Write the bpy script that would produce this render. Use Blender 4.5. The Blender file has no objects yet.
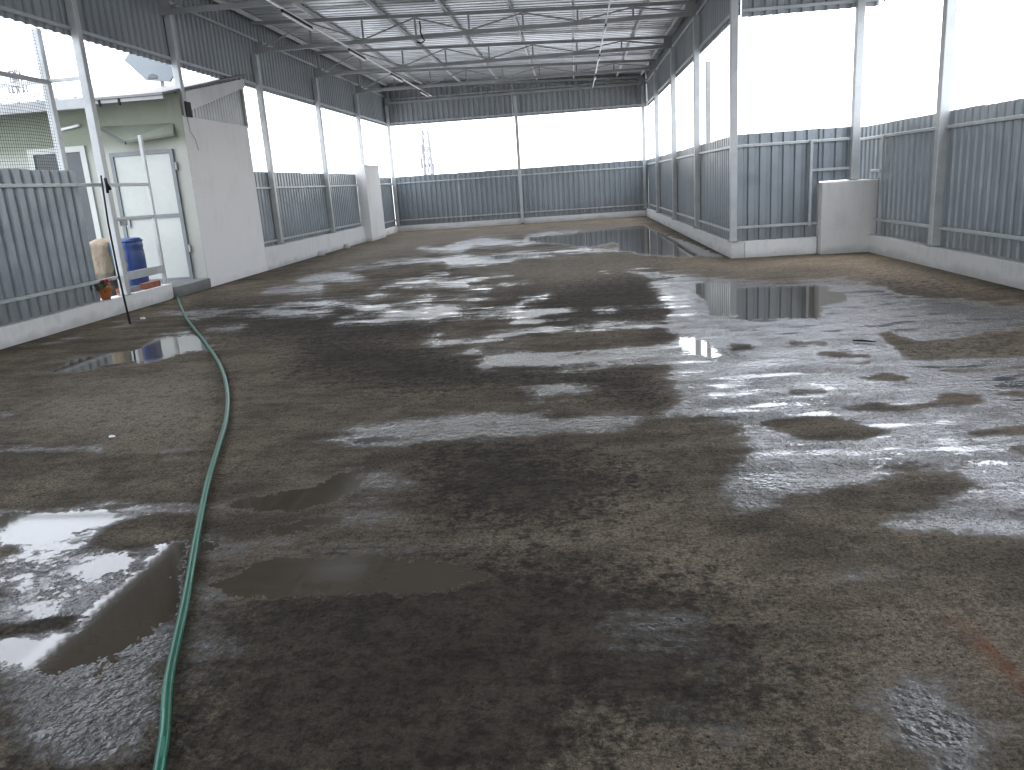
import bpy, bmesh, math, random
import numpy as np
from mathutils import Vector, Matrix
random.seed(7)
rng = np.random.RandomState(5)
sc = bpy.context.scene
COL = sc.collection

FILM=[[(0.79,1.92),(0.9,1.92),(0.96,1.78),(0.96,1.65),(0.91,1.58),(0.84,1.53),(0.72,1.53),(0.71,1.71),(0.68,1.8)],
[(-3.63,15.97),(-3.19,16.13),(-2.73,16.29),(-1.98,16.2),(-1.14,16.23),(-0.5,16.09),(0.12,16.57),(0.57,17.6),(0.72,17.12),(0.32,16.11),(1.04,16.21),(1.66,16.06),(1.51,14.7),(0.96,15.08),(0.3,15.26),(-0.38,15.01),(-0.86,14.95),(-1.19,14.19),(-1.65,13.8),(-2.29,13.81),(-2.58,15.0),(-3.46,15.16)],
[(-3.88,19.13),(-3.31,19.08),(-2.92,20.83),(-2.53,21.64),(-1.35,19.55),(-1.33,21.36),(-0.67,22.33),(0.04,21.64),(-0.04,19.3),(-0.52,18.87),(-0.8,18.31),(-1.25,17.92),(-2.35,18.38),(-2.49,16.83),(-3.11,17.56)],
[(-2.6,13.14),(-2.16,13.0),(-2.07,12.42),(-2.5,12.63)],
[(-2.8,12.16),(-2.48,12.41),(-1.78,12.08),(-1.13,12.37),(-1.03,12.06),(-1.43,11.79),(-1.56,11.31),(-1.19,10.66),(-1.23,10.32),(-1.61,10.59),(-2.1,11.2),(-2.6,11.27)],
[(-1.09,11.01),(-0.66,11.2),(-0.7,10.82),(-0.99,10.76)],
[(-2.27,9.73),(-1.99,10.35),(-1.83,9.94),(-1.18,9.85),(-1.08,9.57),(-1.32,9.45),(-1.76,9.61),(-2.19,9.39)],
[(-2.17,9.29),(-1.68,9.36),(-1.2,9.19),(-1.1,8.93),(-1.34,8.73),(-0.83,8.83),(-0.67,9.1),(-0.62,8.76),(-0.14,8.63),(-0.05,8.14),(-0.4,8.06),(-0.18,7.84),(-0.43,7.63),(-0.68,7.63),(-0.71,8.04),(-0.89,8.22),(-1.13,8.37),(-1.38,8.21),(-1.7,8.15),(-1.94,8.22)],
[(-0.71,9.7),(-0.37,9.79),(-0.44,9.34),(-0.65,9.25)],
[(0.19,8.31),(0.52,8.46),(0.87,8.55),(0.82,8.07),(0.5,8.1),(0.21,8.11)],
[(0.71,11.79),(0.93,11.81),(1.15,11.24),(1.09,10.62),(0.9,11.0)],
[(0.33,12.05),(0.5,11.96),(0.48,11.74),(0.33,11.84)],
[(-4.82,13.28),(-4.85,14.05),(-4.31,14.14),(-3.54,13.04),(-3.8,12.41),(-4.19,12.58),(-4.65,12.78)],
[(-4.97,12.04),(-4.86,12.52),(-4.18,12.54),(-3.8,11.37),(-4.33,11.3),(-4.74,11.46)],
[(-5.23,9.81),(-4.58,9.9),(-4.03,9.93),(-3.94,10.34),(-3.52,10.46),(-3.12,10.09),(-2.66,9.88),(-2.56,9.49),(-3.32,9.86),(-3.94,9.86),(-3.07,9.46),(-2.96,9.23),(-3.11,9.0),(-3.68,9.18),(-4.26,9.56),(-4.83,9.35)],
[(-3.04,12.04),(-2.67,12.19),(-2.17,12.22),(-2.0,11.17),(-2.49,11.32),(-2.89,11.41)],
[(-2.92,10.55),(-2.89,11.11),(-2.73,10.73),(-2.44,10.44),(-2.83,10.3)],
[(-2.79,9.51),(-2.64,9.81),(-2.06,9.26),(-1.69,9.33),(-1.48,8.09),(-1.84,8.2),(-2.24,8.24),(-2.68,8.27),(-2.7,8.65),(-2.34,8.62),(-2.28,8.87),(-2.64,9.09)],
[(-4.58,15.06),(-4.32,15.25),(-3.78,14.95),(-4.16,14.66)],
[(-4.14,15.93),(-3.41,15.77),(-2.84,16.23),(-2.68,15.23),(-3.25,14.98),(-3.79,15.14)],
[(-1.5,7.29),(-1.36,7.38),(-1.25,6.74),(-1.38,6.88)],
[(-4.29,8.57),(-3.82,8.52),(-3.74,8.28),(-4.17,8.32)],
[(-4.28,7.94),(-4.12,7.97),(-3.55,7.14),(-3.91,7.22)],
[(-5.75,10.16),(-4.16,9.85),(-3.95,9.34),(-5.01,9.57)],
[(-4.71,8.3),(-4.41,8.48),(-4.34,8.09)],
[(-5.92,8.16),(-5.71,8.36),(-5.67,8.0)],
[(-5.85,9.32),(-5.46,9.3),(-5.57,9.08)],
[(-3.62,4.34),(-2.94,4.26),(-2.88,4.19),(-3.25,4.18),(-3.5,4.18)],
[(-4.22,5.14),(-4.06,5.1),(-4.04,4.9)],
[(-2.39,4.1),(-2.27,4.11),(-2.32,4.02)],
[(0.9,11.55),(1.24,11.38),(1.52,10.88),(1.83,10.39),(1.95,10.02),(2.41,9.62),(3.17,9.66),(3.3,8.88),(3.42,8.15),(4.01,7.29),(1.59,2.75),(1.31,2.84),(1.17,2.9),(1.26,2.99),(1.46,3.12),(1.61,3.22),(1.64,3.41),(1.44,3.45),(1.33,3.39),(1.16,3.26),(1.04,3.23),(0.79,3.08),(0.64,2.96),(0.58,3.04),(0.57,3.27),(0.64,3.5),(0.76,3.68),(0.84,3.95),(0.8,4.2),(0.56,4.44),(0.46,4.39),(0.56,4.73),(0.58,5.23),(0.59,5.64),(0.38,5.69),(-0.27,5.72),(-0.8,5.86),(-0.86,6.34),(-0.55,6.51),(0.19,6.34),(0.68,6.46),(0.78,6.74),(0.71,7.04),(0.22,7.17),(-0.37,7.18),(-0.7,6.8),(-1.27,6.72),(-1.51,7.14),(-1.0,7.1),(-0.74,7.49),(-0.04,7.56),(0.8,7.53),(0.9,8.1),(0.85,8.81),(0.96,9.42),(0.87,10.01)],
[(-1.07,6.44),(-0.86,6.63),(-0.86,6.37)],
[(-0.43,5.13),(-0.3,5.31),(-0.13,5.34),(0.09,5.17),(-0.13,4.95),(-0.28,4.8),(-0.38,4.96)],
[(-1.14,4.55),(-0.76,4.47),(-0.2,4.62),(-0.16,4.48),(0.12,4.51),(0.32,4.41),(0.29,4.24),(0.03,4.16),(-0.38,4.19),(-0.8,4.16),(-1.02,4.03)],
[(-1.6,4.22),(-1.45,4.33),(-1.15,4.54),(-0.6,4.65),(-0.2,4.63),(-0.14,4.16),(-0.48,4.14),(-0.93,4.07),(-1.16,4.03),(-1.3,4.05)],
[(-2.82,3.27),(-2.66,3.23),(-2.08,3.32),(-1.82,3.26),(-1.75,3.15),(-2.0,3.18),(-2.0,2.96),(-2.11,2.92),(-1.89,2.83),(-1.77,2.84),(-1.68,2.91),(-1.55,2.61),(-1.44,2.33),(-1.41,2.22),(-1.25,1.9),(-1.16,1.67),(-1.33,1.58),(-1.57,1.69),(-1.73,1.83)],
[(-2.79,3.24),(-2.21,3.28),(-2.32,3.39),(-2.81,3.28)]]
FILM2=[[(-1.11,3.3),(-1.13,3.69),(-0.99,3.65),(-0.82,3.36),(-0.88,3.05),(-1.08,2.99)],
[(-1.7,3.26),(-1.71,3.48),(-1.56,3.51),(-1.39,3.54),(-1.23,3.53),(-1.28,3.35),(-1.64,3.32)],
[(-1.73,3.11),(-1.42,2.98),(-1.26,3.16),(-1.11,3.18),(-1.02,3.06),(-1.18,2.93),(-1.41,2.75),(-1.42,2.58),(-1.48,2.58)],
[(-1.17,2.77),(-0.85,2.81),(-0.47,2.73),(-0.54,2.65),(-0.83,2.71)],
[(-1.4,2.33),(-1.58,2.83),(-1.42,2.76),(-1.31,2.57),(-1.13,2.04),(-1.18,1.89),(-1.34,2.17)],
[(0.88,2.57),(1.02,2.53),(0.98,2.47),(0.92,2.48)],
[(0.1,2.26),(0.29,2.3),(0.42,2.13),(0.35,1.99),(0.13,2.03)],
[(0.21,1.84),(0.29,1.91),(0.36,1.74),(0.31,1.68)]]
DRY=[[(2.41,6.47),(2.52,6.54),(2.49,6.32),(2.58,6.07),(2.82,6.1),(3.16,6.32),(3.5,6.36),(3.01,5.44),(2.82,5.45),(2.58,5.5),(2.38,5.44),(2.25,5.57),(2.31,5.9)],
[(0.96,4.18),(1.2,4.28),(1.35,4.26),(1.51,4.07),(1.57,3.98),(1.38,3.88),(1.23,3.87),(1.11,3.94),(1.03,4.04)],
[(1.48,4.41),(1.66,4.49),(1.83,4.42),(2.01,4.48),(2.1,4.63),(2.26,4.59),(2.29,4.47),(2.16,4.39),(1.97,4.39),(1.78,4.33),(1.53,4.35)],
[(1.92,3.9),(2.08,3.97),(2.24,3.98),(2.17,3.84),(2.0,3.86)],
[(1.96,3.66),(2.1,3.72),(2.04,3.6)],
[(1.78,5.06),(1.97,5.17),(2.06,5.04),(2.01,4.93),(1.9,4.93)],
[(1.73,5.8),(1.83,5.87),(2.06,5.71),(2.02,5.64),(1.84,5.68)],
[(1.66,6.26),(1.9,6.2),(1.88,6.09),(1.63,6.15)],
[(1.85,5.49),(1.97,5.47),(1.92,5.42)],
[(1.3,4.87),(1.48,4.84),(1.48,4.76),(1.27,4.76)],
[(2.33,5.16),(2.68,5.18),(2.88,5.21),(2.84,5.12),(2.37,5.1)],
[(2.39,4.58),(2.52,4.61),(2.51,4.49)],
[(0.42,8.34),(0.82,8.29),(0.9,8.02),(0.75,7.61),(0.39,7.65)],
[(0.36,7.12),(0.69,6.97),(0.72,6.67),(0.54,6.55),(0.32,6.55)],
[(0.48,9.37),(0.82,9.14),(0.87,8.73),(0.61,8.63),(0.44,8.69)],
[(1.19,6.28),(1.34,6.27),(1.32,6.11),(1.18,6.09)],
[(0.84,10.83),(1.24,10.73),(1.25,10.5),(0.89,10.58)],
[(3.44,9.07),(3.7,8.78),(3.72,8.1),(3.49,7.96),(3.31,8.42)],
[(-0.48,6.66),(-0.16,7.12),(0.73,6.95),(0.64,6.58),(0.19,6.38),(-0.34,6.39)],
[(-2.14,2.97),(-2.13,3.09),(-1.96,3.18),(-1.77,3.14),(-1.69,2.94),(-1.86,2.92),(-1.94,2.86),(-2.09,2.92)],
[(-2.54,2.92),(-2.42,2.9),(-2.39,2.81),(-2.46,2.81)],
[(-2.04,2.24),(-1.93,2.3),(-1.81,2.32),(-1.78,2.24),(-1.92,2.21),(-2.0,2.2)]]
PALE_TAN=[[(-5.82,22.25),(-5.59,24.93),(-1.78,25.19),(1.92,24.34),(1.63,20.72),(-0.42,20.32),(-2.62,21.49),(-3.37,19.38),(-3.87,17.06),(-4.62,15.04),(-5.31,14.7)],  # patches where the floor colour turns a lighter tan, mostly far off
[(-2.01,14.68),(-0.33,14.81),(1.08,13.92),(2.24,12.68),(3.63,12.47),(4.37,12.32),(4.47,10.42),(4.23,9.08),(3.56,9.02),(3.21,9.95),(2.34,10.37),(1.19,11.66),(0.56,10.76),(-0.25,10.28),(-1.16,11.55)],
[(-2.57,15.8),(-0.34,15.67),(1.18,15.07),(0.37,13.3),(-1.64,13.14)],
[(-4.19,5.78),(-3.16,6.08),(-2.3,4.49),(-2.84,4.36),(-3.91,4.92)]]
POOL2=[[(-2.8,3.24),(-2.66,3.23),(-2.23,3.26),(-1.82,3.25),(-1.78,3.16),(-2.1,3.12),(-2.11,2.9),(-1.91,2.83),(-1.77,2.84),(-1.77,2.58),(-1.8,2.4),(-1.82,2.18),(-2.0,2.19)],
[(-1.74,1.96),(-1.62,2.03),(-1.46,2.19),(-1.4,2.09),(-1.47,1.9),(-1.65,1.83)],
[(1.0,3.94),(1.3,3.78),(1.25,3.64),(0.99,3.72)],
[(1.26,3.56),(1.49,3.61),(1.4,3.4),(1.25,3.44)],
[(1.71,3.6),(1.88,3.52),(1.8,3.4),(1.68,3.49)],
[(0.82,4.65),(1.64,4.65),(1.52,4.45),(0.84,4.43)]]
DAMP2=[[(2.41,6.47),(2.52,6.54),(2.49,6.32),(2.58,6.07),(2.82,6.1),(3.16,6.32),(3.5,6.36),(3.01,5.44),(2.82,5.45),(2.58,5.5),(2.38,5.44),(2.25,5.57),(2.31,5.9)],
[(2.85,7.37),(3.19,8.0),(3.71,8.59),(3.88,8.19),(3.83,7.49),(3.47,7.29),(3.17,7.3)]]
POOL=[[(-1.27,20.36),(0.03,21.12),(0.73,22.06),(1.16,22.2),(1.89,22.63),(1.94,18.84),(1.66,16.06),(1.04,16.21),(0.72,17.12),(0.32,16.11),(-0.32,17.58),(-1.07,18.91)],
[(1.11,21.81),(1.86,21.03),(2.26,15.37),(2.34,13.1),(1.75,13.29),(1.38,13.75),(0.77,15.28)],
[(-1.98,15.39),(-1.4,15.67),(-0.69,15.53),(-0.96,15.02),(-1.53,14.87)],
[(-4.73,6.46),(-4.88,6.97),(-4.68,7.33),(-4.44,7.34),(-4.56,7.96),(-4.22,8.09),(-3.96,7.81),(-3.62,7.21),(-3.85,7.14),(-3.91,6.76),(-4.16,6.76),(-4.34,6.64),(-4.48,6.46)],
[(1.87,9.48),(2.31,9.36),(2.75,9.1),(2.8,8.57),(2.65,8.0),(2.38,7.84),(2.18,7.24),(1.85,7.28),(1.48,7.25),(1.51,7.67),(1.25,7.53),(1.34,8.56),(1.33,9.25),(1.47,10.01),(1.72,9.97)],
[(0.83,6.64),(0.97,6.6),(1.0,6.43),(1.03,6.13),(1.08,5.93),(0.99,5.76),(0.88,5.98),(0.78,6.14)],
[(-1.77,2.84),(-1.68,2.91),(-1.55,2.61),(-1.44,2.33),(-1.47,2.22),(-1.55,2.03),(-1.66,1.96),(-1.76,2.01),(-1.89,2.06),(-1.99,2.19),(-1.82,2.18),(-1.74,2.22),(-1.8,2.4),(-1.77,2.58)],
[(-2.06,2.66),(-2.03,2.74),(-1.88,2.82),(-1.79,2.65),(-1.9,2.59)],
[(-2.81,3.26),(-2.23,3.26),(-2.15,3.13),(-2.36,2.91),(-2.52,2.89)],
[(-1.68,3.22),(-1.65,3.34),(-1.36,3.45),(-1.23,3.72),(-1.15,3.77),(-1.09,3.42),(-1.18,3.26),(-1.33,3.16)],
[(-1.42,2.98),(-1.25,3.11),(-1.08,3.1),(-1.09,3.03),(-1.34,2.94)],
[(-1.42,2.53),(-1.25,2.71),(-0.83,2.72),(-0.54,2.65),(-0.37,2.53),(-0.51,2.44),(-1.01,2.41),(-1.27,2.42)],
[(-1.62,2.89),(-1.56,2.89),(-1.51,2.79),(-1.56,2.76)]]
DAMP=[[(3.35,9.03),(3.8,8.84),(3.95,7.68),(3.36,7.17),(2.94,7.42)],
[(-1.31,2.16),(-0.98,2.61),(-0.42,2.66),(0.02,2.24),(0.11,1.84),(-0.1,1.52),(-1.06,1.51)],
[(-2.18,2.44),(-1.76,2.74),(-1.48,2.28),(-1.68,1.95),(-1.77,1.91)],
[(-0.26,2.37),(0.26,2.33),(0.43,2.17),(0.46,1.84),(0.34,1.71),(0.0,1.78),(-0.22,1.81)],
[(-0.78,3.95),(-0.36,4.07),(0.06,3.57),(-0.3,3.12),(-0.72,3.26)],
[(-0.81,2.69),(0.03,2.64),(0.41,2.34),(0.43,1.83),(-0.1,1.76),(-0.54,2.14)],
[(-2.99,8.05),(-1.42,6.67),(-0.78,5.79),(0.41,5.5),(0.47,4.53),(-0.16,5.37),(-1.33,5.43),(-2.31,6.09)],
[(-5.62,11.19),(-3.38,10.36),(-1.51,7.65),(-2.37,7.12),(-4.74,8.86)],
[(-1.13,8.77),(1.19,11.66),(0.84,7.52),(-0.2,7.84)],
[(-0.84,3.65),(-0.14,3.8),(0.24,3.42),(-0.12,3.0),(-0.63,3.04)],
[(-1.77,1.91),(-1.15,1.67),(-1.33,2.28),(-1.01,2.7),(-0.54,2.14),(-0.53,1.54),(-1.5,1.54)]]
HOSE=[[-6.57, 12.31], [-5.11, 9.69], [-4.4, 8.5], [-3.85, 7.62], [-3.16, 6.45], [-2.68, 5.52], [-2.32, 4.71], [-2.06, 4.01], [-1.87, 3.48], [-1.65, 2.91], [-1.42, 2.35], [-1.26, 1.95], [-1.15, 1.71], [-1.1, 1.58], [-1.05, 1.46], [-1.0, 1.36]]
RUST=[(1.08, 2.21), (1.11, 2.19), (1.12, 2.09), (1.12, 2.0), (1.12, 1.86), (1.1, 1.82), (1.08, 1.94), (1.09, 2.1)]
CAM=([0.994886, 0.076637, -0.065797],[0.044443, 0.252834, 0.966488],[-0.090704, 0.96447, -0.248135],782.31)


XL, XR, X2 = -6.23, 2.409, 4.429          # inner faces of the left, right and near right parapets
YC, YF = 12.66, 27.66                     # the corner of the L and the far wall
YN = -6.0                                 # where the shed ends behind the camera
ZB = 3.563                                # lower edge of the fascia sheets
FR = [16.41, 20.16, 23.91, 27.60]         # roof frames of the long bay
def zroof(x): return 4.60 + 0.0365*(XR - x)

# ------------------------------------------------------------------ mesh helpers
class MB:
    def __init__(s): s.v=[]; s.f=[]; s.m=[]
    def add(s, vs, fs, mi=0):
        o=len(s.v); s.v += [tuple(v) for v in vs]
        for f in fs: s.f.append(tuple(i+o for i in f)); s.m.append(mi)
        return s
    def box(s, x0,x1,y0,y1,z0,z1, mi=0):
        vs=[(x,y,z) for x in (x0,x1) for y in (y0,y1) for z in (z0,z1)]
        return s.add(vs, [(0,1,3,2),(4,6,7,5),(0,4,5,1),(2,3,7,6),(0,2,6,4),(1,5,7,3)], mi)
    def beam(s, a, b, w, h, up=(0,0,1), mi=0):
        a=Vector(a); b=Vector(b); d=(b-a).normalized(); up=Vector(up)
        if abs(d.dot(up))>.98: up=Vector((0,1,0))
        r=d.cross(up).normalized(); u=r.cross(d)
        vs=[]
        for p in (a,b):
            for i,j in ((-1,-1),(1,-1),(1,1),(-1,1)): vs.append(p+r*(i*w/2)+u*(j*h/2))
        return s.add(vs, [(3,2,1,0),(4,5,6,7),(0,1,5,4),(1,2,6,5),(2,3,7,6),(3,0,4,7)], mi)
    def tube(s, pts, rad, n=10, caps=True, mats=None):
        pts=[Vector(p) for p in pts]; k=len(pts)
        rads = rad if isinstance(rad,(list,tuple)) else [rad]*k
        o=len(s.v); prev=None
        for i,p in enumerate(pts):
            t=(pts[min(i+1,k-1)]-pts[max(i-1,0)]).normalized()
            if prev is None:
                ref=Vector((0,0,1)) if abs(t.z)<.9 else Vector((1,0,0))
                u=(ref-t*ref.dot(t)).normalized()
            else: u=(prev-t*prev.dot(t)).normalized()
            prev=u; w=t.cross(u)
            for j in range(n):
                a=2*math.pi*j/n; s.v.append(tuple(p+(u*math.cos(a)+w*math.sin(a))*rads[i]))
        for i in range(k-1):
            for j in range(n):
                s.f.append((o+i*n+j,o+i*n+(j+1)%n,o+(i+1)*n+(j+1)%n,o+(i+1)*n+j)); s.m.append(mats(i,j) if mats else 0)
        if caps:
            s.f.append(tuple(o+j for j in range(n))[::-1]); s.m.append(0)
            s.f.append(tuple(o+(k-1)*n+j for j in range(n))); s.m.append(0)
        return s
    def lathe(s, prof, c=(0,0,0), n=24, mi=0):
        o=len(s.v); k=len(prof)
        for r,z in prof:
            for j in range(n):
                a=2*math.pi*j/n; s.v.append((c[0]+r*math.cos(a),c[1]+r*math.sin(a),c[2]+z))
        for i in range(k-1):
            for j in range(n):
                s.f.append((o+i*n+j,o+i*n+(j+1)%n,o+(i+1)*n+(j+1)%n,o+(i+1)*n+j)); s.m.append(mi)
        s.f.append(tuple(o+j for j in range(n))[::-1]); s.m.append(mi)
        s.f.append(tuple(o+(k-1)*n+j for j in range(n))); s.m.append(mi)
        return s
    def build(s, name, mats, parent=None, smooth=False, loc=None):
        me=bpy.data.meshes.new(name)
        off=Vector(loc) if loc else Vector((0,0,0))
        me.from_pydata([tuple(Vector(v)-off) for v in s.v],[],s.f)
        mats = mats if isinstance(mats,(list,tuple)) else [mats]
        for m in mats: me.materials.append(m)
        me.polygons.foreach_set('material_index', s.m)
        me.update()
        bm=bmesh.new(); bm.from_mesh(me); bmesh.ops.recalc_face_normals(bm, faces=bm.faces); bm.to_mesh(me); bm.free()
        if smooth: me.polygons.foreach_set('use_smooth',[True]*len(me.polygons))
        o=bpy.data.objects.new(name, me); COL.objects.link(o)
        o.location = off
        if parent: o.parent=parent; o.location = off-wloc(parent)
        return o

def wloc(p):
    t=Vector((0,0,0))
    while p: t+=p.location; p=p.parent
    return t
def tag(o, label=None, cat=None, group=None, kind=None):
    if label: o['label']=label
    if cat: o['category']=cat
    if group: o['group']=group
    if kind or cat: o['kind']=kind or 'thing'
    return o
def empty(name, loc, label, cat, group=None):
    o=bpy.data.objects.new(name,None); COL.objects.link(o); o.location=loc; o.empty_display_size=.1
    return tag(o,label,cat,group)
def bevel(o, w=.006, seg=2):
    m=o.modifiers.new('bevel','BEVEL'); m.width=w; m.segments=seg; m.limit_method='ANGLE'; return o

# ------------------------------------------------------------------ materials
class NT:
    def __init__(s, name):
        s.mat=bpy.data.materials.new(name); s.mat.use_nodes=True; s.t=s.mat.node_tree
        s.b=s.t.nodes['Principled BSDF']
        s.co=s.t.nodes.new('ShaderNodeTexCoord').outputs['Object']
    def new(s,t): return s.t.nodes.new(t)
    def link(s,a,b): s.t.links.new(a,b)
    def val(s, sock, x):
        if isinstance(x,(int,float)): sock.default_value=x
        elif isinstance(x,(tuple,list)): sock.default_value=(*x,1) if len(x)==3 and sock.type=='RGBA' else x
        else: s.link(x,sock)
    def noise(s, scale, detail=4, rough=.6, vec=None, dist=0):
        n=s.new('ShaderNodeTexNoise'); n.inputs['Scale'].default_value=scale; n.inputs['Detail'].default_value=detail
        n.inputs['Roughness'].default_value=rough; n.inputs['Distortion'].default_value=dist
        s.link(vec or s.co, n.inputs['Vector']); return n.outputs['Fac']
    def map(s, scale=(1,1,1), loc=(0,0,0), rot=(0,0,0)):
        m=s.new('ShaderNodeMapping'); m.inputs['Scale'].default_value=scale; m.inputs['Location'].default_value=loc; m.inputs['Rotation'].default_value=rot
        s.link(s.co,m.inputs['Vector']); return m.outputs['Vector']
    def math(s, op, a, b=0, c=0):
        m=s.new('ShaderNodeMath'); m.operation=op
        for i,x in enumerate((a,b,c)): s.val(m.inputs[i],x)
        return m.outputs[0]
    def step(s, x, lo, hi, a=0.0, b=1.0, smooth=True):
        m=s.new('ShaderNodeMapRange'); m.interpolation_type='SMOOTHSTEP' if smooth else 'LINEAR'
        s.val(m.inputs['Value'],x); s.val(m.inputs['From Min'],lo); s.val(m.inputs['From Max'],hi)
        s.val(m.inputs['To Min'],a); s.val(m.inputs['To Max'],b); return m.outputs['Result']
    def mix(s, f, a, b):
        m=s.new('ShaderNodeMix'); m.data_type='RGBA'; s.val(m.inputs[0],f); s.val(m.inputs[6],a); s.val(m.inputs[7],b); return m.outputs[2]
    def mixf(s, f, a, b):
        m=s.new('ShaderNodeMix'); m.data_type='FLOAT'; s.val(m.inputs[0],f); s.val(m.inputs[2],a); s.val(m.inputs[3],b); return m.outputs[0]
    def bump(s, h, dist, strength=1.0):
        b=s.new('ShaderNodeBump'); s.val(b.inputs['Distance'],dist); s.val(b.inputs['Strength'],strength); s.link(h,b.inputs['Height'])
        s.link(b.outputs[0],s.b.inputs['Normal']); return b
    def set(s, **k):
        for n,v in k.items(): s.val(s.b.inputs[{'color':'Base Color','rough':'Roughness','metal':'Metallic','spec':'Specular IOR Level','alpha':'Alpha','coat':'Coat Weight'}[n]],v)
        return s

def worn(name, c0, c1, rough=.5, metal=0., scale=3., bump=0., bscale=40, spec=.5, fine=60):
    n=NT(name); a=n.noise(scale,7,.65); b=n.noise(fine,3,.6)
    f=n.step(n.math('ADD',n.math('MULTIPLY',a,.75),n.math('MULTIPLY',b,.25)),.36,.64)
    n.set(color=n.mix(f,c0,c1), rough=n.mixf(a,rough-.1,rough+.1), metal=metal, spec=spec)
    if bump: n.bump(n.noise(bscale,5,.6), bump)
    return n.mat

M={}
M['steel']  = worn('painted_steel',(.40,.42,.43),(.52,.54,.545),.42,.15,2.5)
M['steel_dark']=worn('dull_steel',(.27,.28,.28),(.36,.37,.365),.5,.1,2.5)
M['purlin'] = worn('purlin_steel',(.50,.51,.51),(.62,.63,.625),.4,.1,2.)
M['rail']   = worn('rail_steel',(.38,.41,.43),(.50,.53,.54),.42,.15,3.)
M['white']  = worn('white_paint',(.68,.69,.67),(.78,.79,.78),.5,0,2.)
M['white_pvc'] = worn('white_plastic',(.72,.73,.73),(.8,.8,.8),.35,0,3.)
M['black']  = worn('black_plastic',(.008,.008,.009),(.016,.016,.017),.6,0,6.,spec=.2)
M['doorw']  = worn('door_sheet',(.38,.40,.375),(.44,.46,.435),.4,0,1.6)
M['doorf']  = worn('door_frame_paint',(.13,.15,.162),(.17,.19,.20),.5,.0,4.)
M['grey_door']=worn('grey_door_paint',(.05,.056,.06),(.07,.076,.082),.5,0,2.)
M['brick']  = worn('red_brick',(.20,.07,.045),(.34,.13,.08),.85,0,14.,.004,60)
M['drum']   = worn('blue_plastic',(.012,.036,.15),(.02,.055,.20),.35,0,5.)
M['lblue']  = worn('pale_blue_plastic',(.14,.24,.36),(.24,.34,.46),.4,0,7.)
M['pot']    = worn('orange_clay',(.26,.075,.015),(.36,.12,.03),.7,0,9.)
M['leaf']   = worn('leaf_green',(.02,.05,.018),(.05,.10,.03),.6,0,20.)
M['petal']  = worn('red_petal',(.30,.012,.02),(.46,.03,.035),.6,0,20.)
M['net']    = worn('net_cord',(.006,.012,.008),(.010,.02,.013),.9,0,6.,spec=.1)
M['panel']  = worn('pale_panel',(.135,.158,.172),(.16,.18,.195),.6,0,2.)
M['tower']  = worn('hazed_tower_steel',(.21,.21,.23),(.26,.26,.28),.8,0,1.,spec=.1)  # distance haze put into the colour by paling the steel
M['towerr'] = worn('tower_red',(.30,.10,.09),(.36,.13,.11),.6,.1,1.)
M['roofw']  = worn('white_roof_sheet',(.185,.182,.180),(.215,.212,.210),.6,0,1.2)
M['ground'] = worn('town_ground',(.38,.39,.40),(.50,.51,.52),.9,0,.02)

def sheet_mat(name, c0, c1, rough, metal):
    n=NT(name)
    st=n.noise(1.0,5,.6,n.map((5,5,.5)))          # faint vertical run marks
    a=n.noise(1.1,5,.6)
    f=n.step(n.math('ADD',n.math('MULTIPLY',a,.6),n.math('MULTIPLY',st,.4)),.35,.65)
    sep=n.new('ShaderNodeSeparateXYZ'); n.link(n.co,sep.inputs[0])
    mud=n.math('MULTIPLY',n.step(n.math('ADD',sep.outputs[2],n.math('MULTIPLY',n.math('SUBTRACT',n.noise(6,8,.7),.5),.9)),.15,.75,1,0),.45)
    lap=n.new('ShaderNodeTexWhiteNoise'); lap.noise_dimensions='1D'; n.link(n.math('FLOOR',n.math('MULTIPLY',n.math('ADD',sep.outputs[0],sep.outputs[1]),.95)),lap.inputs['W'])
    f=n.math('ADD',n.math('MULTIPLY',f,.7),n.math('MULTIPLY',lap.outputs['Value'],.5))
    spots=n.math('MULTIPLY',n.step(n.noise(16,5,.7),.66,.74),.35)
    n.set(color=n.mix(n.math('MAXIMUM',mud,spots),n.mix(f,c0,c1),(.15,.14,.125)), rough=n.mixf(st,rough-.08,rough+.1), metal=metal)
    n.bump(n.math('ADD',n.noise(2.2,3,.5),n.math('MULTIPLY',n.noise(.9,2,.5),2)),.02)
    return n.mat
M['sheet']  = sheet_mat('fence_sheet',(.213,.248,.276),(.272,.306,.333),.38,.25)
M['fascia'] = sheet_mat('fascia_sheet',(.25,.275,.29),(.31,.335,.35),.42,.1)
M['clad']   = sheet_mat('galvanised_cladding',(.46,.47,.47),(.60,.61,.60),.4,.2)
def roof_mat():
    n=NT('galvanised_roof'); a=n.noise(.7,6,.6); b=n.noise(1,4,.6,n.map((.6,14,1)))
    f=n.step(n.math('ADD',n.math('MULTIPLY',a,.5),n.math('MULTIPLY',b,.5)),.38,.62)
    n.set(color=n.mix(f,(.44,.47,.49),(.64,.67,.69)), rough=n.mixf(b,.20,.38), metal=.6)
    n.bump(n.noise(1.2,3,.5,n.map((.5,3,1))),.03)
    return n.mat
M['roof']=roof_mat()
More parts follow.
